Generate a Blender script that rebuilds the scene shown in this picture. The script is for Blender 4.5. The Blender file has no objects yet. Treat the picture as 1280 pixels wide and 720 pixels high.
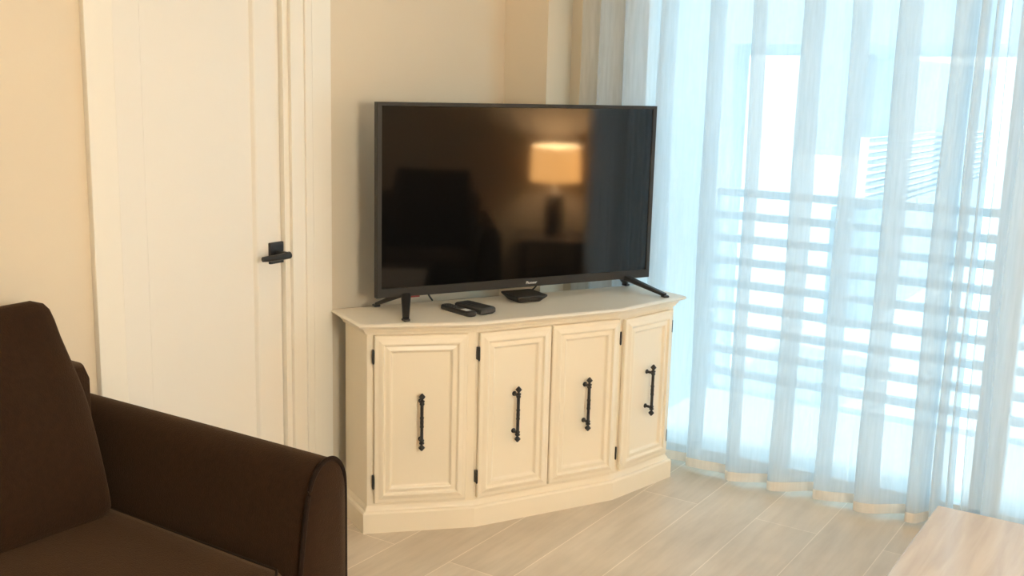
import bpy, bmesh, math, random
from mathutils import Vector, Matrix, Euler

random.seed(7)
SC = bpy.context.scene
COL = SC.collection
PI = math.pi

# ------------------------------------------------------------------ render look
SC.view_settings.view_transform = 'Standard'
SC.view_settings.look = 'None'
SC.view_settings.gamma = 1.0
SC.view_settings.exposure = 0.02
SC.view_settings.use_curve_mapping = False
try:
    SC.cycles.use_denoising = True
    SC.cycles.max_bounces = 14
    SC.cycles.diffuse_bounces = 6
    SC.cycles.transparent_max_bounces = 24
    SC.cycles.transmission_bounces = 8
    SC.cycles.sample_clamp_indirect = 8.0
except Exception:
    pass


# ------------------------------------------------------------------ materials
def lin(c):
    return tuple(((x / 12.92) if x <= 0.04045 else ((x + 0.055) / 1.055) ** 2.4) for x in c)


def new_mat(name):
    m = bpy.data.materials.new(name)
    m.use_nodes = True
    nt = m.node_tree
    return m, nt, nt.nodes['Principled BSDF']


def paint(name, col, rough=0.5, var=0.04, scale=6.0, bump=0.0, bscale=200.0, spec=0.5, stretch=(1, 1, 1)):
    """plain coloured surface with gentle procedural variation"""
    m, nt, b = new_mat(name)
    N, L = nt.nodes, nt.links
    tc = N.new('ShaderNodeTexCoord')
    mp = N.new('ShaderNodeMapping')
    mp.inputs['Scale'].default_value = stretch
    L.new(tc.outputs['Object'], mp.inputs['Vector'])
    nz = N.new('ShaderNodeTexNoise')
    nz.inputs['Scale'].default_value = scale
    nz.inputs['Detail'].default_value = 4
    L.new(mp.outputs[0], nz.inputs['Vector'])
    mx = N.new('ShaderNodeMix')
    mx.data_type = 'RGBA'
    lo = [max(0, c * (1 - var)) for c in col]
    hi = [min(1, c * (1 + var)) for c in col]
    mx.inputs[6].default_value = (*lo, 1)
    mx.inputs[7].default_value = (*hi, 1)
    L.new(nz.outputs['Fac'], mx.inputs[0])
    L.new(mx.outputs[2], b.inputs['Base Color'])
    b.inputs['Roughness'].default_value = rough
    b.inputs['Specular IOR Level'].default_value = spec
    if bump:
        n2 = N.new('ShaderNodeTexNoise')
        n2.inputs['Scale'].default_value = bscale
        n2.inputs['Detail'].default_value = 3
        L.new(mp.outputs[0], n2.inputs['Vector'])
        bp = N.new('ShaderNodeBump')
        bp.inputs['Strength'].default_value = bump
        bp.inputs['Distance'].default_value = 0.003
        L.new(n2.outputs['Fac'], bp.inputs['Height'])
        L.new(bp.outputs[0], b.inputs['Normal'])
    return m


def fabric(name, col, rough=0.9, sheen=0.25):
    m = paint(name, col, rough, var=0.30, scale=70, bump=0.5, bscale=320, spec=0.15)
    b = m.node_tree.nodes['Principled BSDF']
    b.inputs['Sheen Weight'].default_value = sheen
    b.inputs['Sheen Roughness'].default_value = 0.5
    b.inputs['Sheen Tint'].default_value = (0.9, 0.55, 0.3, 1)
    return m


def wood_floor():
    m, nt, b = new_mat('oak_planks')
    N, L = nt.nodes, nt.links
    tc = N.new('ShaderNodeTexCoord')
    mp = N.new('ShaderNodeMapping')
    mp.inputs['Location'].default_value = (0.37, -0.118, 0)
    L.new(tc.outputs['Object'], mp.inputs['Vector'])
    br = N.new('ShaderNodeTexBrick')
    br.offset = 0.37
    br.inputs['Color1'].default_value = (0.58, 0.495, 0.39, 1)
    br.inputs['Color2'].default_value = (0.69, 0.60, 0.49, 1)
    br.inputs['Mortar'].default_value = (0.84, 0.74, 0.62, 1)
    br.inputs['Scale'].default_value = 1.0
    br.inputs['Mortar Size'].default_value = 0.0016
    br.inputs['Mortar Smooth'].default_value = 0.3
    br.inputs['Bias'].default_value = 0.0
    br.inputs['Brick Width'].default_value = 1.45
    br.inputs['Row Height'].default_value = 0.218
    L.new(mp.outputs[0], br.inputs['Vector'])
    m2 = N.new('ShaderNodeMapping')
    m2.inputs['Scale'].default_value = (1.6, 14, 1)
    L.new(tc.outputs['Object'], m2.inputs['Vector'])
    nz = N.new('ShaderNodeTexNoise')
    nz.inputs['Scale'].default_value = 1.6
    nz.inputs['Detail'].default_value = 7
    nz.inputs['Roughness'].default_value = 0.62
    L.new(m2.outputs[0], nz.inputs['Vector'])
    n3 = N.new('ShaderNodeTexNoise')
    n3.inputs['Scale'].default_value = 3.3
    n3.inputs['Detail'].default_value = 3
    L.new(tc.outputs['Object'], n3.inputs['Vector'])
    rp = N.new('ShaderNodeValToRGB')
    rp.color_ramp.elements[0].position = 0.33
    rp.color_ramp.elements[0].color = (0.80, 0.77, 0.73, 1)
    rp.color_ramp.elements[1].position = 0.66
    rp.color_ramp.elements[1].color = (1.07, 1.06, 1.05, 1)
    ad = N.new('ShaderNodeMath')
    ad.operation = 'MULTIPLY_ADD'
    ad.inputs[1].default_value = 0.55
    L.new(nz.outputs['Fac'], ad.inputs[0])
    m4 = N.new('ShaderNodeMath')
    m4.operation = 'MULTIPLY'
    m4.inputs[1].default_value = 0.45
    L.new(n3.outputs['Fac'], m4.inputs[0])
    L.new(m4.outputs[0], ad.inputs[2])
    L.new(ad.outputs[0], rp.inputs[0])
    mx = N.new('ShaderNodeMix')
    mx.data_type = 'RGBA'
    mx.blend_type = 'MULTIPLY'
    mx.inputs[0].default_value = 1.0
    L.new(br.outputs['Color'], mx.inputs[6])
    L.new(rp.outputs[0], mx.inputs[7])
    L.new(mx.outputs[2], b.inputs['Base Color'])
    b.inputs['Roughness'].default_value = 0.42
    b.inputs['Specular IOR Level'].default_value = 0.4
    return m


def table_wood():
    m, nt, b = new_mat('pale_varnished_wood')
    N, L = nt.nodes, nt.links
    tc = N.new('ShaderNodeTexCoord')
    mp = N.new('ShaderNodeMapping')
    mp.inputs['Scale'].default_value = (2.2, 22, 4)
    L.new(tc.outputs['Object'], mp.inputs['Vector'])
    nz = N.new('ShaderNodeTexNoise')
    nz.inputs['Scale'].default_value = 1.4
    nz.inputs['Detail'].default_value = 6
    nz.inputs['Distortion'].default_value = 0.6
    L.new(mp.outputs[0], nz.inputs['Vector'])
    rp = N.new('ShaderNodeValToRGB')
    rp.color_ramp.elements[0].position = 0.35
    rp.color_ramp.elements[0].color = (0.48, 0.40, 0.335, 1)
    rp.color_ramp.elements[1].position = 0.65
    rp.color_ramp.elements[1].color = (0.56, 0.475, 0.40, 1)
    L.new(nz.outputs['Fac'], rp.inputs[0])
    L.new(rp.outputs[0], b.inputs['Base Color'])
    b.inputs['Roughness'].default_value = 0.13
    b.inputs['Specular IOR Level'].default_value = 0.6
    return m


def sheer(name, transp=0.36, tint=(0.93, 0.94, 0.95), trans_share=0.62):
    """open-weave curtain: gaps (transparent) + threads that scatter and let light through"""
    m = bpy.data.materials.new(name)
    m.use_nodes = True
    nt = m.node_tree
    N, L = nt.nodes, nt.links
    N.clear()
    out = N.new('ShaderNodeOutputMaterial')
    tr = N.new('ShaderNodeBsdfTransparent')
    tl = N.new('ShaderNodeBsdfTranslucent')
    df = N.new('ShaderNodeBsdfDiffuse')
    tl.inputs['Color'].default_value = (*tint, 1)
    df.inputs['Color'].default_value = (*tint, 1)
    m1 = N.new('ShaderNodeMixShader')
    m1.inputs[0].default_value = trans_share
    L.new(df.outputs[0], m1.inputs[1])
    L.new(tl.outputs[0], m1.inputs[2])
    tc = N.new('ShaderNodeTexCoord')
    mp = N.new('ShaderNodeMapping')
    mp.inputs['Scale'].default_value = (50, 50, 4)
    L.new(tc.outputs['Object'], mp.inputs['Vector'])
    nz = N.new('ShaderNodeTexNoise')
    nz.inputs['Scale'].default_value = 1.5
    nz.inputs['Detail'].default_value = 4
    L.new(mp.outputs[0], nz.inputs['Vector'])
    mr = N.new('ShaderNodeMapRange')
    mr.inputs['From Min'].default_value = 0.3
    mr.inputs['From Max'].default_value = 0.7
    mr.inputs['To Min'].default_value = max(0, transp - 0.05)
    mr.inputs['To Max'].default_value = transp + 0.05
    L.new(nz.outputs['Fac'], mr.inputs['Value'])
    m2 = N.new('ShaderNodeMixShader')
    L.new(mr.outputs[0], m2.inputs[0])
    L.new(m1.outputs[0], m2.inputs[1])
    L.new(tr.outputs[0], m2.inputs[2])
    L.new(m2.outputs[0], out.inputs['Surface'])
    return m


def pane_glass():
    m = bpy.data.materials.new('clear_window_glass')
    m.use_nodes = True
    nt = m.node_tree
    N, L = nt.nodes, nt.links
    N.clear()
    out = N.new('ShaderNodeOutputMaterial')
    tr = N.new('ShaderNodeBsdfTransparent')
    tr.inputs['Color'].default_value = (0.94, 0.98, 0.98, 1)
    gl = N.new('ShaderNodeBsdfGlossy')
    gl.inputs['Roughness'].default_value = 0.02
    mx = N.new('ShaderNodeMixShader')
    mx.inputs[0].default_value = 0.05
    L.new(tr.outputs[0], mx.inputs[1])
    L.new(gl.outputs[0], mx.inputs[2])
    L.new(mx.outputs[0], out.inputs['Surface'])
    return m


def glow(name, col, strength):
    m, nt, b = new_mat(name)
    b.inputs['Base Color'].default_value = (0.8, 0.7, 0.55, 1)
    b.inputs['Emission Color'].default_value = (*col, 1)
    b.inputs['Emission Strength'].default_value = strength
    return m


M = {}
M['wall'] = paint('warm_beige_wall_paint', (0.72, 0.62, 0.475), 0.75, 0.02, 3, 0.05, 180)
M['taupe'] = paint('darkened_taupe_wall', (0.27, 0.195, 0.125), 0.8, 0.03, 3)  # wall colour deepened so its reflection in the screen stays dim
M['ceiling'] = paint('white_ceiling_paint', (0.80, 0.77, 0.72), 0.85, 0.02, 3)
M['trim'] = paint('cream_white_trim_paint', (0.84, 0.795, 0.70), 0.38, 0.015, 4)
M['door'] = paint('cream_door_paint', (0.82, 0.78, 0.705), 0.42, 0.02, 2.5)
M['cab'] = paint('cream_furniture_paint', (0.83, 0.74, 0.585), 0.36, 0.02, 5, 0.03, 60)
M['cabtop'] = paint('cream_worktop_paint', (0.79, 0.72, 0.60), 0.38, 0.02, 5)
M['iron'] = paint('black_iron', (0.012, 0.011, 0.011), 0.42, 0.2, 40, 0.15, 150)
M['plastic'] = paint('black_matt_plastic', (0.018, 0.016, 0.015), 0.45, 0.1, 30)
M['bezel'] = paint('charcoal_bezel_plastic', (0.014, 0.0125, 0.011), 0.5, 0.08, 30)
M['greyplastic'] = paint('dark_grey_plastic', (0.035, 0.034, 0.033), 0.5, 0.1, 30)
M['white'] = paint('white_print', (0.75, 0.75, 0.74), 0.5, 0.02)
M['silver'] = paint('silver_print', (0.62, 0.62, 0.61), 0.35, 0.02)
M['red'] = paint('red_tinted_lens', (0.25, 0.05, 0.05), 0.25, 0.05)
M['sofa'] = fabric('chocolate_brown_microfibre', (0.0225, 0.0098, 0.0038), sheen=0.12)
M['piping'] = fabric('dark_brown_piping', (0.012, 0.006, 0.0035), sheen=0.05)
M['floor'] = wood_floor()
M['table'] = table_wood()
M['sheer'] = sheer('white_sheer_voile', 0.40, (0.70, 0.76, 0.80), 0.55)
M['hem'] = sheer('double_folded_voile_hem', 0.05, (0.80, 0.74, 0.66), 0.22)
M['glass'] = pane_glass()
M['frame'] = paint('white_window_frame', (0.78, 0.79, 0.79), 0.4, 0.02)
M['stucco'] = paint('pale_stucco', (0.52, 0.59, 0.63), 0.9, 0.05, 8, 0.2, 90)
M['deck'] = paint('pale_concrete_deck', (0.85, 0.86, 0.85), 0.85, 0.06, 5)
M['rail'] = paint('blue_grey_railing_paint', (0.55, 0.60, 0.65), 0.5, 0.05)
M['ground'] = paint('sunlit_pale_paving', (0.82, 0.86, 0.86), 0.9, 0.15, 1.5)
M['darkwood'] = paint('dark_stained_wood', (0.05, 0.03, 0.02), 0.4, 0.2, 12, 0, 1, 0.5, (1, 1, 8))
M['ceramic'] = paint('dark_bronze_ceramic', (0.035, 0.024, 0.018), 0.3, 0.15, 10)

scr, nt_, b_ = new_mat('black_screen_glass')
b_.inputs['Base Color'].default_value = (0.004, 0.004, 0.004, 1)
b_.inputs['Roughness'].default_value = 0.06
b_.inputs['IOR'].default_value = 1.55
M['screen'] = scr


# ------------------------------------------------------------------ mesh helpers
class MB:
    """collects shapes in one bmesh, then links them as ONE mesh object"""

    def __init__(self):
        self.bm = bmesh.new()

    def box(self, x0, x1, y0, y1, z0, z1, bev=0.0, seg=2):
        b = bmesh.new()
        bmesh.ops.create_cube(b, size=1)
        for v in b.verts:
            v.co = Vector(((x0 + x1) / 2 + v.co.x * (x1 - x0), (y0 + y1) / 2 + v.co.y * (y1 - y0),
                           (z0 + z1) / 2 + v.co.z * (z1 - z0)))
        if bev:
            bmesh.ops.bevel(b, geom=b.edges[:], offset=bev, segments=seg, affect='EDGES', profile=0.5)
        self.merge(b)
        return self

    def merge(self, b, mat=None):
        if mat is not None:
            b.transform(mat)
        me = bpy.data.meshes.new('tmp')
        b.to_mesh(me)
        b.free()
        self.bm.from_mesh(me)
        bpy.data.meshes.remove(me)

    def rings(self, rings, cap0=True, cap1=True, closed=False):
        """loft a list of closed rings (lists of points)"""
        R = [[self.bm.verts.new(p) for p in r] for r in rings]
        n = len(R[0])
        pairs = list(zip(R[:-1], R[1:]))
        if closed:
            pairs.append((R[-1], R[0]))
        for a, b in pairs:
            for i in range(n):
                j = (i + 1) % n
                self.bm.faces.new((a[i], a[j], b[j], b[i]))
        if not closed:
            if cap0:
                self.bm.faces.new(list(reversed(R[0])))
            if cap1:
                self.bm.faces.new(R[-1])
        return self

    def lathe(self, prof, seg=20, at=(0, 0, 0), mat=None):
        rr = []
        for r, z in prof:
            r = max(r, 1e-4)
            ring = []
            for k in range(seg):
                a = 2 * PI * k / seg
                p = Vector((r * math.cos(a), r * math.sin(a), z))
                if mat is not None:
                    p = mat @ p
                ring.append(p + Vector(at))
            rr.append(ring)
        return self.rings(rr)

    def tube(self, pts, r, seg=10, r_end=None):
        pts = [Vector(p) for p in pts]
        n = len(pts)
        rr = []
        up = Vector((0, 0, 1))
        for i, p in enumerate(pts):
            t = (pts[min(i + 1, n - 1)] - pts[max(i - 1, 0)]).normalized()
            ref = up if abs(t.dot(up)) < 0.95 else Vector((1, 0, 0))
            a = t.cross(ref).normalized()
            b = a.cross(t).normalized()
            rad = r if r_end is None else r + (r_end - r) * i / (n - 1)
            rr.append([p + a * (rad * math.cos(2 * PI * k / seg)) + b * (rad * math.sin(2 * PI * k / seg)) for k in range(seg)])
        return self.rings(rr)

    def build(self, name, mat, parent=None, matrix=None, smooth=False, angle=35):
        bm = self.bm
        if matrix is not None:
            bm.transform(matrix)
        bmesh.ops.recalc_face_normals(bm, faces=bm.faces[:])
        me = bpy.data.meshes.new(name)
        if smooth:
            lim = math.radians(angle)
            for f in bm.faces:
                f.smooth = True
            for e in bm.edges:
                if len(e.link_faces) == 2 and e.calc_face_angle(0) > lim:
                    e.smooth = False
        bm.to_mesh(me)
        bm.free()
        me.materials.append(mat)
        o = bpy.data.objects.new(name, me)
        COL.objects.link(o)
        if parent is not None:
            o.parent = parent
        return o


def tag(o, label=None, cat=None, group=None, kind=None):
    if label:
        o['label'] = label
    if cat:
        o['category'] = cat
    if group:
        o['group'] = group
    if kind:
        o['kind'] = kind
    return o


def thing(name, label, cat, loc=(0, 0, 0), rz=0.0, group=None):
    o = bpy.data.objects.new(name, None)
    o.empty_display_size = 0.1
    o.location = loc
    o.rotation_euler = (0, 0, rz)
    COL.objects.link(o)
    return tag(o, label, cat, group)


def struct(o, label, cat):
    return tag(o, label, cat, kind='structure')


def puff_box(cx, cy, cz, sx, sy, sz, r, puff=(0, 0, 0), n=14, wob=0.0, seed=0):
    """soft cushion: rounded box with swollen faces"""
    b = bmesh.new()
    bmesh.ops.create_cube(b, size=2)
    bmesh.ops.subdivide_edges(b, edges=b.edges[:], cuts=n, use_grid_fill=True)
    rnd = random.Random(seed)
    ph = [rnd.uniform(0, 6.28) for _ in range(6)]
    h = Vector((sx / 2, sy / 2, sz / 2))
    for v in b.verts:
        u = v.co.copy()
        p = Vector((u.x * h.x, u.y * h.y, u.z * h.z))
        inner = Vector([max(-(h[i] - r), min(h[i] - r, p[i])) for i in range(3)])
        d = p - inner
        if d.length > 1e-9:
            p = inner + d.normalized() * min(r, d.length if d.length < r else r)
        for i in range(3):
            j, k = (i + 1) % 3, (i + 2) % 3
            w = (1 - u[j] ** 2) * (1 - u[k] ** 2)
            p[i] += puff[i] * w * u[i]
        if wob:
            q = p
            p = p + Vector((math.sin(9 * q.z + 5 * q.y + ph[0]), math.sin(8 * q.x + 7 * q.z + ph[1]),
                            math.sin(9 * q.x + 6 * q.y + ph[2]))) * wob
        v.co = p + Vector((cx, cy, cz))
    return b


# ------------------------------------------------------------------ room shell
# X runs along the door wall towards the window wall, Y runs towards the door wall, camera above (0, 0)
XW, YB, YF, XL, ZC = 3.85, 2.46, -2.0, -1.7, 2.46
T = 0.12
struct(MB().box(XL - T, XW + T, YF - T, YB + T, -0.12, 0).build('floor', M['floor']),
       'pale oak plank floor', 'floor')
struct(MB().box(XL - T, XW + T, YF - T, YB + T, ZC, ZC + 0.12).build('ceiling', M['ceiling']),
       'white ceiling above the room', 'ceiling')
# door wall, with an opening for the door
DX0, DX1, DZ = 1.815, 2.432, 2.06
struct(MB().box(XL - T, DX0 - 0.002, YB, YB + T, 0, ZC).box(DX1 + 0.024, XW + T, YB, YB + T, 0, ZC)
       .box(DX0 - 0.002, DX1 + 0.024, YB, YB + T, DZ + 0.01, ZC).build('wall_back', M['wall']),
       'beige wall with the cream door', 'wall')
struct(MB().box(XL - T, XL, YF, YB, 0, ZC).build('wall_left', M['wall']), 'beige wall left of the sofa', 'wall')
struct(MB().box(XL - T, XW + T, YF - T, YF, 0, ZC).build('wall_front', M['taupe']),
       'wall behind the table lamp, coloured dark to dim its reflection', 'wall')
# window wall with wide opening
WY0, WY1, WZ = -0.75, 1.98, 2.08
struct(MB().box(XW, XW + T, WY1, YB, 0, ZC).box(XW, XW + T, YF, WY0, 0, ZC)
       .box(XW, XW + T, WY0, WY1, WZ, ZC).box(3.665, XW + 0.001, 2.258, YB + 0.001, 0, ZC)
       .build('wall_right', M['wall']),
       'wall with the wide window behind the sheer curtains', 'wall')
struct(MB().box(DX1 + 0.22, 3.664, YB - 0.013, YB, 0, 0.10, 0.003).build('baseboard_back', M['trim']),
       'low white baseboard behind the corner cabinet', 'baseboard')

# door casing and jamb
cas = MB()
for (a, b_, d) in ((1.730, 1.815, 0.020),):
    cas.box(a, b_, YB - d, YB, 0, DZ + 0.09, 0.003)
cas.box(1.730, 2.545, YB - 0.020, YB, DZ, DZ + 0.09, 0.003)
struct(cas.build('trim_1', M['trim']), 'flat cream casing on the left of the door', 'trim')
c2 = MB()
c2.box(2.434, 2.456, YB - 0.004, YB + 0.09, 0, DZ, 0.001)               # jamb edge next to the door
c2.box(2.456, 2.514, YB - 0.016, YB, 0, DZ, 0.002)
c2.box(2.514, 2.545, YB - 0.022, YB, 0, DZ, 0.004)
struct(c2.build('trim_2', M['trim']), 'stepped cream casing on the right of the door', 'trim')
struct(MB().box(2.547, 2.634, YB - 0.019, YB, 0, ZC - 0.001, 0.002).build('trim_3', M['trim']),
       'flat white trim board between the door casing and the corner cabinet', 'trim')

# door leaf with one recessed panel
door = MB()
dy = YB + 0.012


def rect_rings(x0, x1, z0, z1, prof, yf):
    """nested rectangles; prof = (inset, depth towards the viewer) ; yf maps depth to y"""
    out = []
    for d, hgt in prof:
        y = yf(hgt)
        out.append([(x0 + d, y, z0 + d), (x1 - d, y, z0 + d), (x1 - d, y, z1 - d), (x0 + d, y, z1 - d)])
    return out


# leaf: outer skin with the panel opening
def door_leaf(x0, x1, z0, z1, px0, px1, pz0, pz1):
    m = MB()
    bmv = m.bm
    ty, by, ry = dy, dy + 0.035, dy + 0.012

    def ring(a, b, c, d, y):
        return [bmv.verts.new((a, y, c)), bmv.verts.new((b, y, c)), bmv.verts.new((b, y, d)), bmv.verts.new((a, y, d))]
    rs = [ring(x0, x1, z0, z1, by), ring(x0, x1, z0, z1, ty + 0.002), ring(x0 + .002, x1 - .002, z0 + .002, z1 - .002, ty),
          ring(px0, px1, pz0, pz1, ty), ring(px0 + .004, px1 - .004, pz0 + .004, pz1 - .004, ty + 0.002),
          ring(px0 + .011, px1 - .011, pz0 + .011, pz1 - .011, ry), ]
    for a, b in zip(rs[:-1], rs[1:]):
        for i in range(4):
            j = (i + 1) % 4
            bmv.faces.new((a[i], a[j], b[j], b[i]))
    bmv.faces.new(rs[-1])
    bmv.faces.new(list(reversed(rs[0])))
    return m


d1 = struct(door_leaf(DX0 + 0.002, DX1, 0.008, DZ - 0.004, DX0 + 0.105, DX1 - 0.098, 0.24, DZ - 0.12)
            .build('door_1', M['door']), 'cream door with one recessed panel and a black lever', 'door')
# lever handle: square rose, hub and lever
HX, HZ = 2.404, 0.927
hd = MB().box(HX - 0.029, HX + 0.029, dy - 0.010, dy, HZ - 0.034, HZ + 0.034, 0.002)
hd = hd.build('door_handle', M['iron'], d1)
hub = MB()
hub.lathe([(0.0, 0.0), (0.012, 0.0), (0.012, 0.045), (0.010, 0.052), (0.0, 0.052)], 16,
          (HX, dy - 0.008, HZ - 0.004), Matrix.Rotation(PI / 2, 4, 'X'))
hub.build('hub', M['iron'], hd, smooth=True)
lv = MB()
lv.tube([(HX + 0.012, dy - 0.052, HZ - 0.004), (HX - 0.03, dy - 0.052, HZ - 0.006), (HX - 0.075, dy - 0.050, HZ - 0.006),
         (HX - 0.096, dy - 0.046, HZ - 0.006)], 0.0115, 14, 0.008)
lv.build('lever', M['iron'], hd, smooth=True)
HINGE_X = DX0 + 0.002

# ------------------------------------------------------------------ window (sliding glass door)
fr = MB()
fx0, fx1 = XW + 0.02, XW + 0.10
fr.box(fx0, fx1, WY1 - 0.055, WY1, 0, WZ, 0.004)
fr.box(fx0, fx1, WY0, WY0 + 0.055, 0, WZ, 0.004)
fr.box(fx0, fx1, WY0, WY1, WZ - 0.055, WZ, 0.004)
fr.box(fx0, fx1, WY0, WY1, 0.0, 0.03, 0.004)
fr.box(fx0 + 0.01, fx1 - 0.01, 0.50, 0.60, 0.03, WZ - 0.05, 0.004)      # meeting stiles
fr.box(fx0 + 0.01, fx1 - 0.01, WY0 + 0.05, WY1 - 0.05, 0.03, 0.05, 0.003)
w1 = struct(fr.build('window_1', M['frame']), 'white framed sliding glass door behind the sheer curtains', 'window')
MB().box(XW + 0.055, XW + 0.061, 0.60, WY1 - 0.055, 0.05, WZ - 0.055).build('pane', M['glass'], w1)
MB().box(XW + 0.055, XW + 0.061, WY0 + 0.055, 0.50, 0.05, WZ - 0.055).build('pane', M['glass'], w1)


# ------------------------------------------------------------------ corner cabinet
C = [(2.6380, 2.4180), (2.5294, 2.2142), (2.7943, 1.9545), (3.2895, 1.6945), (3.6357, 1.6262), (3.724, 1.842)]
C = [Vector(c) for c in C]


def offset_poly(P, d):
    n = len(P)
    out = []
    for i in range(n):
        a, b, c = P[i - 1], P[i], P[(i + 1) % n]
        e0 = (b - a).normalized()
        e1 = (c - b).normalized()
        n0 = Vector((e0.y, -e0.x))
        n1 = Vector((e1.y, -e1.x))
        out.append(b + (n0 + n1) * (d / (1 + n0.dot(n1))))
    return out


def poly_loft(prof):
    m = MB()
    m.rings([[(p.x, p.y, z) for p in offset_poly(C, d)] for d, z in prof])
    return m


CT = 0.711
cab = thing('corner_cabinet', 'cream angled corner cabinet with four panelled doors under the television', 'cabinet',
            (3.08, 2.05, 0))
CABI = Matrix.Translation((-3.08, -2.05, 0))
poly_loft([(0, 0), (0, 0.066), (-0.003, 0.071), (-0.010, 0.074), (-0.012, 0.080), (-0.018, 0.090)]).build(
    'plinth', M['cab'], cab, CABI)
poly_loft([(-0.018, 0.088), (-0.018, 0.674)]).build('carcass', M['cab'], cab, CABI)
poly_loft([(-0.020, 0.672), (-0.012, 0.672), (-0.010, 0.679), (-0.006, 0.682), (-0.002, 0.690), (0.005, 0.694), (0.006, 0.697)]).build(
    'cornice', M['cab'], cab, CABI)
poly_loft([(0.0, 0.6965), (0.013, 0.697), (0.017, 0.700), (0.019, 0.704), (0.017, 0.708), (0.012, CT), (0.0, CT)]).build(
    'cabinet_top', M['cabtop'], cab, CABI, smooth=True, angle=40)
Bp = offset_poly(C, -0.018)
DPROF = [(0.004, -0.0042), (0.004, 0.0), (0.0, 0.0), (0.0, 0.010), (0.003, 0.013), (0.014, 0.014), (0.026, 0.019), (0.030, 0.019), (0.034, 0.013),
         (0.037, 0.012), (0.049, 0.015), (0.052, 0.014), (0.057, 0.007), (0.060, 0.006)]


def face_mat(i):
    e = (Bp[i + 1] - Bp[i]).normalized()
    o = Vector((Bp[i].x, Bp[i].y, 0))
    # local x along the face, local y INTO the cabinet, z up
    m = Matrix(((e.x, -e.y, 0, o.x), (e.y, e.x, 0, o.y), (0, 0, 1, 0), (0, 0, 0, 1)))
    return CABI @ m


HPROF = [(0.0, -0.098), (0.003, -0.096), (0.0105, -0.087), (0.0105, -0.085), (0.004, -0.077), (0.0045, -0.075), (0.0085, -0.073),
         (0.0085, -0.069), (0.006, -0.067), (0.0080, -0.063), (0.0080, -0.060), (0.0055, -0.057), (0.0055, -0.020), (0.0068, -0.017),
         (0.0068, -0.013), (0.0058, -0.010), (0.0064, 0.0)]
HPROF = HPROF + [(r, -z) for r, z in reversed(HPROF[:-1])]


def cab_door(i, s0, s1, z0, z1, hs, hinge):
    fm = face_mat(i)
    d = MB()
    d.rings(rect_rings(s0, s1, z0, z1, DPROF, lambda h_: -h_ - 0.004))
    d = d.build('door', M['cab'], cab, fm)
    h = MB()
    zc = 0.383
    h.lathe(HPROF, 14, (hs, -0.040, zc))
    h = h.build('handle', M['iron'], d, fm, smooth=True, angle=50)
    for s in (-1, 1):
        q = MB()
        q.lathe([(0.0085, 0.0), (0.0085, 0.003), (0.005, 0.006), (0.005, 0.031)], 12, (hs, -0.0095, zc + s * 0.065),
                Matrix.Rotation(PI / 2, 4, 'X'))
        # posts join the bar to the door
        me = q.bm
        for v in me.verts:
            h_ = v.co.copy()
        me.transform(fm)
        tmp = bmesh.new()
        tmp.from_mesh(h.data)
        mm = bpy.data.meshes.new('t')
        me.to_mesh(mm)
        tmp.from_mesh(mm)
        bmesh.ops.recalc_face_normals(tmp, faces=tmp.faces[:])
        tmp.to_mesh(h.data)
        tmp.free()
        me.free()
        bpy.data.meshes.remove(mm)
    hx = s0 - 0.003 if hinge < 0 else s1 + 0.003
    if i == 3:
        hx = s1 - 0.005
    for z in (0.600, 0.176):
        k = MB()
        k.box(hx - 0.0035, hx + 0.0035, -0.0170, 0.0, z - 0.021, z + 0.021, 0.001)
        k.lathe([(0.0032, -0.021), (0.0032, 0.021)], 10, (hx, -0.0155, z))
        k.lathe([(0.0, -0.025), (0.002, -0.024), (0.0032, -0.021)], 10, (hx, -0.0155, z))
        k.lathe([(0.0032, 0.021), (0.002, 0.024), (0.0, 0.025)], 10, (hx, -0.0155, z))
        k.build('hinge', M['iron'], d, fm, smooth=True)
    return d


cab_door(1, 0.0225, 0.3275, 0.102, 0.669, 0.1745, -1)
cab_door(2, 0.0085, 0.2810, 0.102, 0.669, 0.1440, -1)
cab_door(2, 0.2865, 0.5630, 0.104, 0.669, 0.4255, 1)
cab_door(3, 0.0360, 0.3175, 0.103, 0.662, 0.1780, 1)

# ------------------------------------------------------------------ television
TVX, TVY, TVA = 3.1783, 2.0317, -0.4765
tv = thing('television', 'large black flat screen television on splayed feet on the cream cabinet', 'television',
           (TVX, TVY, CT), TVA)
TW, TH, TZ = 0.558, 0.645, 0.7585 - CT
z0, z1 = TZ, TZ + TH
bz = MB()


def rr4(ix, ib, it, y):
    return [(-TW + ix, y, z0 + ib), (TW - ix, y, z0 + ib), (TW - ix, y, z1 - it), (-TW + ix, y, z1 - it)]


bz.rings([rr4(0.004, 0.004, 0.004, 0.030), rr4(0, 0, 0, 0.024), rr4(0, 0, 0, 0.002), rr4(0.002, 0.002, 0.002, 0.0),
          rr4(0.0165, 0.030, 0.0115, 0.0), rr4(0.018, 0.0315, 0.013, 0.0035), rr4(0.018, 0.0315, 0.013, 0.010)])
bz.build('bezel', M['bezel'], tv)
sc_ = MB()
sc_.rings([rr4(0.0178, 0.0313, 0.0128, 0.009), rr4(0.0178, 0.0313, 0.0128, 0.0040)])
sc_.build('screen', M['screen'], tv)
bk = MB().box(-0.42, 0.42, 0.028, 0.066, z0 + 0.012, z0 + 0.36, 0.012, 3)
bk.build('rear_housing', M['plastic'], tv)


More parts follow.
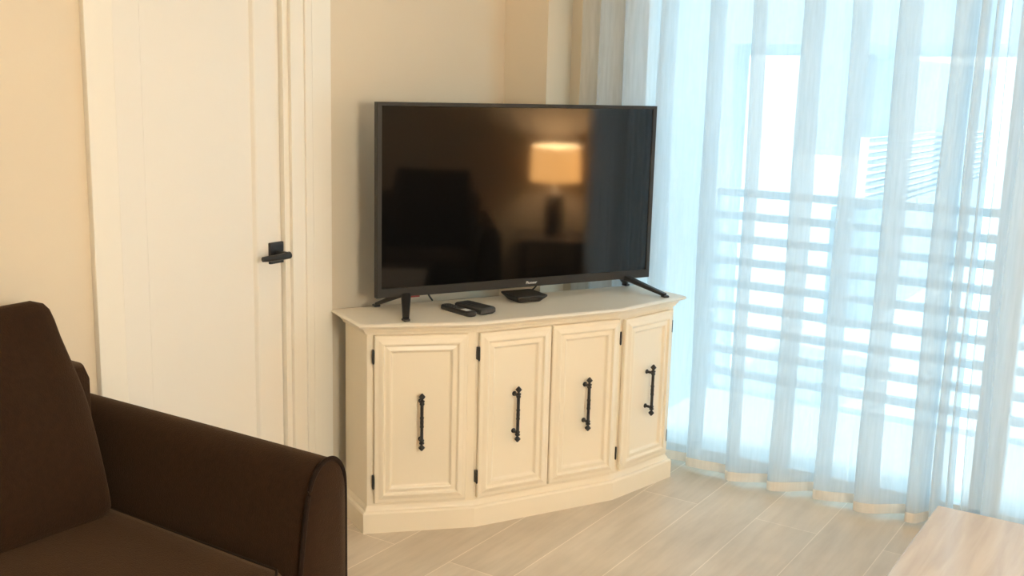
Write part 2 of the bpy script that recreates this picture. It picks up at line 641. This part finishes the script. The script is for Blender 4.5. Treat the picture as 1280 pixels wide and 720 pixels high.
def leg(sx, sy):
    m = MB()
    a = Vector((sx * 0.452, 0.014 + sy * 0.012, z0 + 0.004))
    b = Vector((sx * 0.520, 0.098 if sy > 0 else -0.152, 0.009))
    ax = (b - a)
    side = Vector((-ax.y, ax.x, 0)).normalized()
    up = ax.cross(side).normalized()
    rings_ = []
    for t in (0, 0.15, 0.5, 0.85, 1.0):
        p = a + ax * t
        w = 0.0165 + (0.0105 - 0.0165) * t
        h_ = 0.009 + (0.006 - 0.009) * t
        rings_.append([p + side * (w * cx) + up * (h_ * cy) for cx, cy in
                       ((-1, -.6), (-.7, -1), (.7, -1), (1, -.6), (1, .6), (.7, 1), (-.7, 1), (-1, .6))])
    m.rings(rings_)
    o = m.build('leg', M['plastic'], tv)
    f = MB().box(b.x - 0.011, b.x + 0.011, b.y - 0.013, b.y + 0.013, 0.0, 0.008, 0.003)
    f.build('rubber_foot', M['plastic'], o)


for sx in (-1, 1):
    for sy in (-1, 1):
        leg(sx, sy)
# standby light lug under the left end of the frame
MB().box(-0.440, -0.400, 0.003, 0.014, z0 - 0.006, z0 + 0.001, 0.002).build('remote_sensor', M['red'], tv)
# cords behind
for px_, dx_ in ((-0.352, 0.045), (0.112, -0.022)):
    MB().tube([(px_, 0.052, z0 + 0.05), (px_ + dx_ * 0.1, 0.066, z0 + 0.0), (px_ + dx_ * 0.6, 0.085, 0.022), (px_ + dx_, 0.102, 0.0045)], 0.0032, 8).build('power_cord', M['plastic'], tv, smooth=True)


def lettering(txt, size, name, mat, parent, matrix, shear=0.0, depth=0.0006):
    cu = bpy.data.curves.new('lettering', 'FONT')
    cu.body = txt
    cu.size = size
    cu.align_x = 'CENTER'
    cu.align_y = 'CENTER'
    cu.extrude = depth
    cu.shear = shear
    to = bpy.data.objects.new('lettering_tmp', cu)
    COL.objects.link(to)
    bpy.context.view_layer.update()
    me = bpy.data.meshes.new_from_object(to.evaluated_get(bpy.context.evaluated_depsgraph_get()))
    bpy.data.objects.remove(to)
    bpy.data.curves.remove(cu)
    me.transform(matrix)
    me.materials.clear()
    me.materials.append(mat)
    o = bpy.data.objects.new(name, me)
    COL.objects.link(o)
    o.parent = parent
    return o


lettering('Pioneer', 0.0145, 'logo', M['silver'], tv,
          Matrix.Translation((0.035, -0.0008, z0 + 0.015)) @ Matrix.Rotation(PI / 2, 4, 'X'), 0.15)['label'] = 'small silver lettering on the lower bezel'


# ------------------------------------------------------------------ streaming box and remotes
def rrect(hx, hy, r, z, n=5):
    pts = []
    for cx, cy, a0 in ((hx - r, hy - r, 0), (-hx + r, hy - r, PI / 2), (-hx + r, -hy + r, PI), (hx - r, -hy + r, 1.5 * PI)):
        for k in range(n + 1):
            a = a0 + (PI / 2) * k / n
            pts.append((cx + r * math.cos(a), cy + r * math.sin(a), z))
    return pts


bx = thing('streaming_box', 'black square streaming box with a tapered underside beneath the television', 'box',
           (3.187, 2.030, CT), TVA)
m = MB()
m.rings([rrect(0.044, 0.044, 0.008, 0.0), rrect(0.046, 0.046, 0.008, 0.002), rrect(0.0625, 0.0625, 0.010, 0.019),
         rrect(0.064, 0.064, 0.010, 0.023), rrect(0.0625, 0.0625, 0.010, 0.0255), rrect(0.058, 0.058, 0.008, 0.0262)])
m.build('case', M['plastic'], bx)
MB().box(-0.02, 0.02, -0.0595, -0.056, 0.012, 0.016, 0.001).build('front_slot', M['greyplastic'], bx)

rm = thing('remote_control', 'slim black remote control with white print, left of the thick grey remote', 'remote control',
           (2.862, 2.083, CT), math.atan2(-0.159, -0.049))
m = MB()
m.rings([rrect(0.080, 0.0165, 0.012, 0.0), rrect(0.083, 0.0195, 0.014, 0.004), rrect(0.083, 0.0195, 0.014, 0.013),
         rrect(0.080, 0.0165, 0.012, 0.017)])
m.build('case', M['plastic'], rm)
for k in range(5):
    for j in (-1, 0, 1):
        kk = MB()
        kk.lathe([(0.0036, 0.0), (0.0036, 0.0015), (0.0028, 0.002)], 8, (-0.060 + k * 0.014, j * 0.0095, 0.0168))
        kk.build('button', M['greyplastic'], rm)
MB().box(0.026, 0.058, -0.011, 0.010, 0.0168, 0.0176, 0.0003).build('white_label', M['white'], rm)['label'] = 'white printed patch near the end'

r2 = thing('remote_control', 'thick dark grey remote control with a slanted end, right of the slim black remote', 'remote control',
           (2.920, 2.056, CT), math.atan2(-0.142, -0.034))
m = MB()
m.rings([rrect(0.066, 0.029, 0.010, 0.0), rrect(0.074, 0.033, 0.011, 0.007), rrect(0.074, 0.033, 0.011, 0.018),
         rrect(0.069, 0.029, 0.009, 0.0225)])
m.build('case', M['greyplastic'], r2)
for k in range(4):
    for j in (-1, 0, 1):
        kk = MB()
        kk.box(-0.05 + k * 0.018 - 0.005, -0.05 + k * 0.018 + 0.005, j * 0.016 - 0.0045, j * 0.016 + 0.0045, 0.022, 0.0238, 0.001)
        kk.build('button', M['plastic'], r2)


# ------------------------------------------------------------------ sofa family
def fine(pts, per):
    out = []
    n = len(pts)
    for i in range(n - 1):
        p0, p1, p2, p3 = pts[max(i - 1, 0)], pts[i], pts[i + 1], pts[min(i + 2, n - 1)]
        for k in range(per):
            t = k / per
            out.append([0.5 * ((2 * p1[j]) + (-p0[j] + p2[j]) * t + (2 * p0[j] - 5 * p1[j] + 4 * p2[j] - p3[j]) * t * t +
                               (-p0[j] + 3 * p1[j] - 3 * p2[j] + p3[j]) * t ** 3) for j in (0, 1)])
    out.append(list(pts[-1]))
    return out


def arm_section(k=1.0):
    """(x from outer face, z) : inner side leans, crest is rounded towards the outside"""
    pts = [(-0.150, 0.06), (-0.148, 0.30), (-0.143, 0.40), (-0.132, 0.48), (-0.124, 0.53), (-0.114, 0.575), (-0.098, 0.606),
           (-0.077, 0.625), (-0.055, 0.632), (-0.034, 0.628), (-0.017, 0.614), (-0.006, 0.592), (-0.001, 0.56), (0.0, 0.45), (0.0, 0.06)]
    return [tuple(p) for p in fine(pts, 4)]


def build_arm(parent, x_out, y0, y1, skew, mirror=1, name='arm'):
    a = MB()
    sec = arm_section()
    rings_ = []
    N = 12
    for i in range(N + 1):
        t = i / N
        y = y0 + (y1 - y0) * t
        puff = 0.005 * math.sin(PI * min(1, t * 1.0))
        ring = []
        cx = -0.075
        for (x, z) in sec:
            xx = x + (x - cx) * puff * 6
            zz = z + (0.012 * t if z > 0.5 else 0)
            ring.append((x_out + mirror * (xx) + skew * t, y, zz))
        rings_.append(ring)
    a.rings(rings_)
    o = a.build(name, M['sofa'], parent, smooth=True, angle=50)
    # front panel, slightly domed, with a welt around it
    p = MB()
    inner = []
    cxz = (-0.075, 0.36)
    for sc_k, yy in ((1.0, 0.006), (1.0, -0.004), (0.94, -0.011), (0.6, -0.017), (0.2, -0.019)):
        inner.append([(x_out + mirror * (cxz[0] + (x - cxz[0]) * sc_k), y0 + yy, cxz[1] + (z - cxz[1]) * sc_k) for x, z in sec])
    p.rings(inner)
    p.build('arm_front', M['sofa'], o, smooth=True, angle=60)
    w = MB()
    w.tube([(x_out + mirror * x * 1.0, y0 - 0.005, z) for x, z in sec], 0.0062, 8)
    w.build('piping', M['piping'], o, smooth=True)
    return o


def bm_build(b, name, mat, parent, matrix=None):
    m = MB()
    m.merge(b, matrix)
    return m.build(name, mat, parent, smooth=True, angle=80)


def build_sofa(name, label, cat, loc, rz, width, seats, arm_depth=0.84, seat_h=0.425, back_h=0.915, arm_skew=-0.04):
    """local frame: x along the width, right arm's outer face at x = 0, front at y = 0, back at y = +"""
    s = thing(name, label, cat, loc, rz)
    W = width
    MB().box(-W + 0.10, -0.10, 0.02, arm_depth - 0.02, 0.06, 0.26, 0.02, 3).build('base', M['sofa'], s, smooth=True)
    build_arm(s, 0.0, 0.0, arm_depth, arm_skew, 1)
    build_arm(s, -W, 0.0, arm_depth, -arm_skew, -1)
    # back frame behind the cushions
    b = puff_box(-W / 2 - 0.01, arm_depth - 0.075, 0.42, W - 0.26, 0.15, 0.70, 0.055, (0, 0.004, 0), 12)
    bm_build(b, 'back', M['sofa'], s)
    iw = (W - 0.185 * 2 + 0.02) / seats
    for k in range(seats):
        cx = -0.185 - iw * (k + 0.5) + 0.005
        q = puff_box(cx, 0.31, seat_h - 0.095, iw - 0.006, 0.67, 0.19, 0.042, (0, 0.010, 0.020), 16, 0.0022, k + 3)
        oc = bm_build(q, 'seat_cushion', M['sofa'], s)
        hw, hd, rz_ = (iw - 0.006) / 2 - 0.012, 0.335 - 0.012, 0
        loop = [(cx - hw, 0.31 + hd, seat_h - 0.014), (cx - hw, 0.31 - hd + 0.03, seat_h - 0.014), (cx - hw + 0.03, 0.31 - hd, seat_h - 0.014),
                (cx + hw - 0.03, 0.31 - hd, seat_h - 0.014), (cx + hw, 0.31 - hd + 0.03, seat_h - 0.014), (cx + hw, 0.31 + hd, seat_h - 0.014)]
        MB().tube(loop, 0.0045, 8).build('piping', M['piping'], oc, smooth=True)
        hgt = back_h - seat_h + 0.05
        q = puff_box(0, 0, 0, iw - 0.050, 0.17, hgt, 0.038, (0.012, 0.042, 0.006), 18, 0.004, k + 11)
        for v in q.verts:                                    # slimmer and slightly drawn in towards the top
            t = (v.co.z / hgt + 0.5)
            v.co.y *= 1.12 - 0.45 * t
            ww = 1.0 if t < 0.55 else 1.0 - 0.24 * (t - 0.55) ** 1.2
            v.co.x *= ww
            v.co.z += 0.018 * (abs(v.co.x) / (iw / 2)) ** 3 * (1 if t > 0.85 else 0)
        mt = Matrix.Translation((cx - 0.022, arm_depth - 0.172, seat_h + hgt / 2 - 0.035)) @ Matrix.Rotation(math.radians(-14), 4, 'X')
        bm_build(q, 'back_cushion', M['sofa'], s, mt)
    for fx in (-0.09, -W + 0.09):
        for fy in (0.08, arm_depth - 0.08):
            MB().lathe([(0.018, 0.0), (0.020, 0.004), (0.028, 0.058), (0.028, 0.075)], 12, (fx, fy, 0)).build('foot', M['darkwood'], s, smooth=True)
    return s


build_sofa('sofa', 'dark brown microfibre sofa with loose back cushions against the wall by the door', 'sofa',
           (1.757, 1.600, 0), 0.0, 2.0, 2)
build_sofa('armchair', 'dark brown armchair mirrored in the television, across the room', 'armchair',
           (2.25, -0.48, 0), PI, 0.92, 1, 0.84, 0.425, 0.90)

# ------------------------------------------------------------------ coffee table
ct = thing('coffee_table', 'pale varnished wood coffee table in front of the curtains', 'table', (2.20, 0.20, 0))
tz = 0.45
MB().box(-0.556, 0.556, -0.30, 0.296, tz - 0.032, tz, 0.004, 3).build('table_top', M['table'], ct)
ap = MB()
ap.box(-0.49, 0.49, 0.225, 0.245, tz - 0.11, tz - 0.032).box(-0.49, 0.49, -0.245, -0.225, tz - 0.11, tz - 0.032)
ap.box(-0.49, -0.47, -0.225, 0.225, tz - 0.11, tz - 0.032).box(0.47, 0.49, -0.225, 0.225, tz - 0.11, tz - 0.032)
ap.build('apron', M['table'], ct)
for sx in (-1, 1):
    for sy in (-1, 1):
        l_ = MB()
        rr = []
        for w, z in ((0.019, 0.0), (0.028, tz - 0.14), (0.028, tz - 0.033)):
            cx, cy = sx * 0.485, sy * 0.238
            rr.append([(cx - w, cy - w, z), (cx + w, cy - w, z), (cx + w, cy + w, z), (cx - w, cy + w, z)])
        l_.rings(rr).build('leg', M['table'], ct)

# ------------------------------------------------------------------ lamp and side table across the room (seen in the screen)
FLOOR_P = 1680
LX, LY = 3.575, -1.72
st = thing('side_table', 'small dark wooden side table under the lamp, mirrored in the television', 'table', (LX - 0.01, LY, 0))
MB().box(-0.235, 0.235, -0.24, 0.24, 0.39, 0.42, 0.004).build('table_top', M['darkwood'], st)
MB().box(-0.20, 0.20, -0.205, 0.205, 0.14, 0.158, 0.002).build('shelf', M['darkwood'], st)
for sx in (-1, 1):
    for sy in (-1, 1):
        MB().box(sx * 0.205 - 0.018, sx * 0.205 + 0.018, sy * 0.21 - 0.018, sy * 0.21 + 0.018, 0, 0.39, 0.002).build('leg', M['darkwood'], st)
lamp = thing('table_lamp', 'lit table lamp with a drum shade mirrored in the television', 'lamp', (LX, LY, 0.42))
MB().lathe([(0.0, 0.0), (0.075, 0.0), (0.078, 0.008), (0.07, 0.018), (0.066, 0.03), (0.070, 0.15), (0.070, 0.27), (0.055, 0.295), (0.02, 0.305),
            (0.0, 0.305)], 28).build('lamp_base', M['ceramic'], lamp, smooth=True)
MB().lathe([(0.012, 0.303), (0.012, 0.40), (0.02, 0.402), (0.02, 0.44), (0.0, 0.441)], 14).build('socket', M['silver'], lamp, smooth=True)
sh = MB()
segs = 40
ro, ri, za, zb = 0.176, 0.174, 0.388, 0.632
rg = []
for r, z in ((ri, za), (ro, za), (ro - 0.006, zb), (ri - 0.006, zb)):
    rg.append([(r * math.cos(2 * PI * k / segs), r * math.sin(2 * PI * k / segs), z) for k in range(segs)])
sh.rings(rg, closed=True)
sh.build('lamp_shade', glow('lit_linen_shade', (1.0, 0.47, 0.13), 15.0), lamp, smooth=True)
MB().lathe([(0.0, 0.44), (0.02, 0.45), (0.03, 0.49), (0.02, 0.525), (0.0, 0.532)], 14).build('bulb', glow('warm_bulb', (1.0, 0.72, 0.42), 25.0), lamp, smooth=True)


def point(name, loc, power, col, rad):
    l = bpy.data.lights.new(name, 'POINT')
    l.energy = power
    l.color = col
    l.shadow_soft_size = rad
    o = bpy.data.objects.new(name, l)
    o.location = loc
    COL.objects.link(o)
    return o


point('table_lamp_light', (LX, LY, 0.42 + 0.53), 125, (1.0, 0.86, 0.58), 0.05)

# globe floor lamp behind the photographer, added unseen for most of the warm light
GX, GY, GZ = 0.70, -1.08, 1.50
gl = thing('added_floor_lamp', 'added globe floor lamp on a thin black pole, unseen behind the photographer', 'lamp', (GX, GY, 0))
MB().lathe([(0.0, 0.0), (0.15, 0.0), (0.15, 0.012), (0.14, 0.02), (0.02, 0.026), (0.0, 0.026)], 32).build('lamp_base', M['iron'], gl, smooth=True)
MB().lathe([(0.011, 0.02), (0.011, GZ - 0.18)], 14).build('pole', M['iron'], gl, smooth=True)
MB().lathe([(0.0, -0.19)] + [(0.19 * math.sin(PI * k / 16), -0.19 * math.cos(PI * k / 16)) for k in range(1, 16)] + [(0.0, 0.19)], 32,
           (0, 0, GZ)).build('lamp_shade', glow('added_globe_glow', (1.0, 0.88, 0.66), 20.0), gl, smooth=True)
point('added_floor_lamp_light', (GX, GY, GZ), FLOOR_P, (1.0, 0.98, 0.86), 0.20)


# ------------------------------------------------------------------ curtains
def spline(pts, per):
    """Catmull-Rom through 2-D points"""
    out = []
    n = len(pts)
    for i in range(n - 1):
        p0, p1, p2, p3 = pts[max(i - 1, 0)], pts[i], pts[i + 1], pts[min(i + 2, n - 1)]
        for k in range(per):
            t = k / per
            f = [0.5 * ((2 * p1[j]) + (-p0[j] + p2[j]) * t + (2 * p0[j] - 5 * p1[j] + 4 * p2[j] - p3[j]) * t * t +
                        (-p0[j] + 3 * p1[j] - 3 * p2[j] + p3[j]) * t ** 3) for j in (0, 1)]
            out.append(f)
    out.append(list(pts[-1]))
    return out


def curtain(name, label, pts, seed, zt=2.40, zb=0.018, hem_h=0.036):
    prof = spline(pts, 5)
    rnd = random.Random(seed)
    ph = [rnd.uniform(0, 6.28) for _ in range(4)]

    def P(i, z, off=0.0):
        y, x = prof[i]
        t = z / zt
        w = (1 - t) * 0.006
        return (x + off + w * math.sin(17 * y + ph[0]) + 0.004 * math.sin(3.1 * z + 9 * y + ph[1]),
                y + 0.006 * (1 - t) * math.sin(2.2 * z + 5 * y + ph[2]) + 0.003 * math.sin(5 * z + 23 * y + ph[3]), z)

    def sheet(za, zb_, nz, off=0.0):
        m_ = MB()
        grid = [[m_.bm.verts.new(P(i, za + (zb_ - za) * j / nz, off)) for i in range(len(prof))] for j in range(nz + 1)]
        for a, b in zip(grid[:-1], grid[1:]):
            for i in range(len(prof) - 1):
                m_.bm.faces.new((a[i], a[i + 1], b[i + 1], b[i]))
        return m_
    c = sheet(zb + hem_h - 0.002, zt, 16).build(name, M['sheer'], smooth=True, angle=180)
    tag(c, label, 'curtain', 'sheer curtain panels at the window')
    h = sheet(zb, zb + hem_h, 2, -0.0006).build('hem', M['hem'], c, smooth=True, angle=180)
    h['label'] = 'doubled beige hem along the bottom'
    return c


# deep S-shaped folds: the cloth doubles back behind each nose, so three layers overlap there
def fold_shape(k):
    """one fold; k sets how far the cloth doubles back behind the next nose"""
    b, n = 1.05 + 0.13 * k, 0.90 - 0.12 * k
    return [(0.0, 0.0), (-0.24, 0.20), (-0.58, 0.64), (-0.90, 0.92), (-b + 0.05, 1.0), (-b, 0.95), (-b + 0.06, 0.76), (-(b + n) / 2 + 0.01, 0.42),
            (-n - 0.01, 0.17), (-n, 0.05), (-n - 0.06, -0.02)]


def folds(noses, last=None):
    """noses: (Y of the nose, X of the nose, depth); the cloth runs from each nose back, round and out to the next one"""
    out = []
    rf = random.Random(len(noses))
    for (ya, xa, da), (yb, xb, db) in zip(noses[:-1], noses[1:]):
        p = ya - yb
        for u, v in fold_shape(rf.uniform(0.15, 1.0)):
            k = min(1.0, max(0.0, -u))
            out.append((ya + u * p, xa + (xb - xa) * k + v * da))
    out.append((noses[-1][0], noses[-1][1]))
    return out


F1 = folds([(2.125, 3.690, 0.06), (2.030, 3.695, 0.07), (1.930, 3.715, 0.07), (1.800, 3.765, 0.05),
            (1.590, 3.745, 0.06), (1.412, 3.688, 0.095), (1.226, 3.686, 0.095), (1.070, 3.700, 0.085), (0.903, 3.688, 0.098), (0.735, 3.688, 0.085),
            (0.680, 3.69, 0.06), (0.636, 3.70, 0.04)])
F2 = [(0.604, 3.750), (0.600, 3.705)]
rn = random.Random(5)
ns = [(0.592, 3.692, 0.07), (0.525, 3.69, 0.09)]
while ns[-1][0] > -0.75:
    ns.append((ns[-1][0] - rn.uniform(0.155, 0.18), rn.uniform(3.685, 3.70), rn.uniform(0.08, 0.1)))
F2 += folds(ns)
curtain('curtain', 'long white sheer curtain panel hanging behind the television and cabinet', F1, 3)
curtain('curtain', 'white sheer curtain panel at the right edge, beyond the narrow bright gap', F2, 3)

# ------------------------------------------------------------------ outside: balcony and the building across
struct(MB().box(XW + T, 5.10, -3.0, 2.3, -0.16, -0.03).build('balcony_floor', M['deck']), 'pale balcony floor outside the window', 'floor')
struct(MB().box(XW + T, 5.08, 2.06, 2.20, -0.03, 3.2).build('balcony_wall', M['stucco']), 'pale balcony side wall outside the window', 'wall')
rl = thing('balcony_railing', 'balcony railing of many horizontal bars seen through the sheer curtain', 'railing', (5.0, 0.2, -0.03))
for k in range(9):
    zt_ = 1.026 - k * 0.113
    MB().box(-0.016, 0.016, -2.6, 2.055, zt_ - 0.038, zt_, 0.003).build('rail_bar', M['rail'], rl)
for yy in (2.03, 0.35, -1.0, -2.4):
    MB().box(0.017, 0.052, yy - 0.02, yy + 0.02, 0.0, 1.03, 0.003).build('post', M['rail'], rl)
struct(MB().box(5.2, 60, -40, 40, -3.2, -3.0).build('ground_outside', M['ground']), 'bright ground far below the balcony', 'ground')
nb = thing('neighbouring_building', 'pale building across the way with tall openings and slatted screens', 'building', (9.0, 1.0, -3.0))
MB().box(0.0, 3.0, -7.0, 9.0, 4.86, 9.0).build('upper_storey', M['stucco'], nb)
MB().box(0.0, 0.4, 2.66, 9.0, 0.0, 4.86).build('wall_panel', M['stucco'], nb)
MB().box(0.0, 0.35, 1.60, 2.04, 3.95, 4.86).build('pillar', M['stucco'], nb)
# side wing with a slatted screen
MB().box(2.35, 9.0, 2.06, 2.4, 4.02, 4.86).build('wall_panel', M['stucco'], nb)
MB().box(2.35, 9.0, 2.02, 2.4, 2.0, 3.27).build('wall_panel', M['stucco'], nb)
sl = MB()
for k in range(10):
    z = 3.295 + k * 0.075
    sl.box(2.4, 9.0, 2.0, 2.08, z, z + 0.036)
sl.build('slatted_screen', M['stucco'], nb)
for xx in (5.6, 8.9):
    MB().box(xx, xx + 0.08, 2.01, 2.12, 3.2, 4.1).build('post', M['frame'], nb)


# ------------------------------------------------------------------ sky
wd = bpy.data.worlds.new('sky')
SC.world = wd
wd.use_nodes = True
N, L = wd.node_tree.nodes, wd.node_tree.links
bg = N['Background']
tc = N.new('ShaderNodeTexCoord')
sp = N.new('ShaderNodeSeparateXYZ')
L.new(tc.outputs['Generated'], sp.inputs[0])
rp = N.new('ShaderNodeValToRGB')
rp.color_ramp.elements[0].position = 0.0
rp.color_ramp.elements[0].color = (0.80, 0.94, 1.0, 1)
rp.color_ramp.elements[1].position = 0.7
rp.color_ramp.elements[1].color = (0.52, 0.80, 1.0, 1)
L.new(sp.outputs['Z'], rp.inputs[0])
L.new(rp.outputs[0], bg.inputs['Color'])
bg.inputs['Strength'].default_value = 3.3

sun = bpy.data.lights.new('sun', 'SUN')
sun.energy = 3.2
sun.angle = math.radians(3)
sun.color = (1.0, 0.97, 0.92)
so = bpy.data.objects.new('sun', sun)
so.rotation_euler = Vector((0.10, 0.50, -0.86)).to_track_quat('-Z', 'Y').to_euler()
so.location = (4.5, -4, 8)
COL.objects.link(so)

# ------------------------------------------------------------------ camera
pitch, roll, hcam, f = 0.187742, 0.025527, 1.471184, 1343.105
F0 = Vector((0.837119, 0.547021, 0))                # level viewing direction
R0 = Vector((0.547021, -0.837119, 0))
Fw = F0 * math.cos(pitch) - Vector((0, 0, 1)) * math.sin(pitch)
U0 = F0 * math.sin(pitch) + Vector((0, 0, 1)) * math.cos(pitch)
c_, s_ = math.cos(roll), math.sin(roll)
Rt = R0 * c_ + U0 * s_
Up = -R0 * s_ + U0 * c_
cam = bpy.data.cameras.new('camera')
cam.sensor_fit = 'HORIZONTAL'
cam.sensor_width = 36
cam.lens = f / 1280 * 36
cam.clip_start = 0.02
co = bpy.data.objects.new('camera', cam)
co.matrix_world = Matrix(((Rt.x, Up.x, -Fw.x, 0), (Rt.y, Up.y, -Fw.y, 0), (Rt.z, Up.z, -Fw.z, hcam), (0, 0, 0, 1)))
COL.objects.link(co)
SC.camera = co
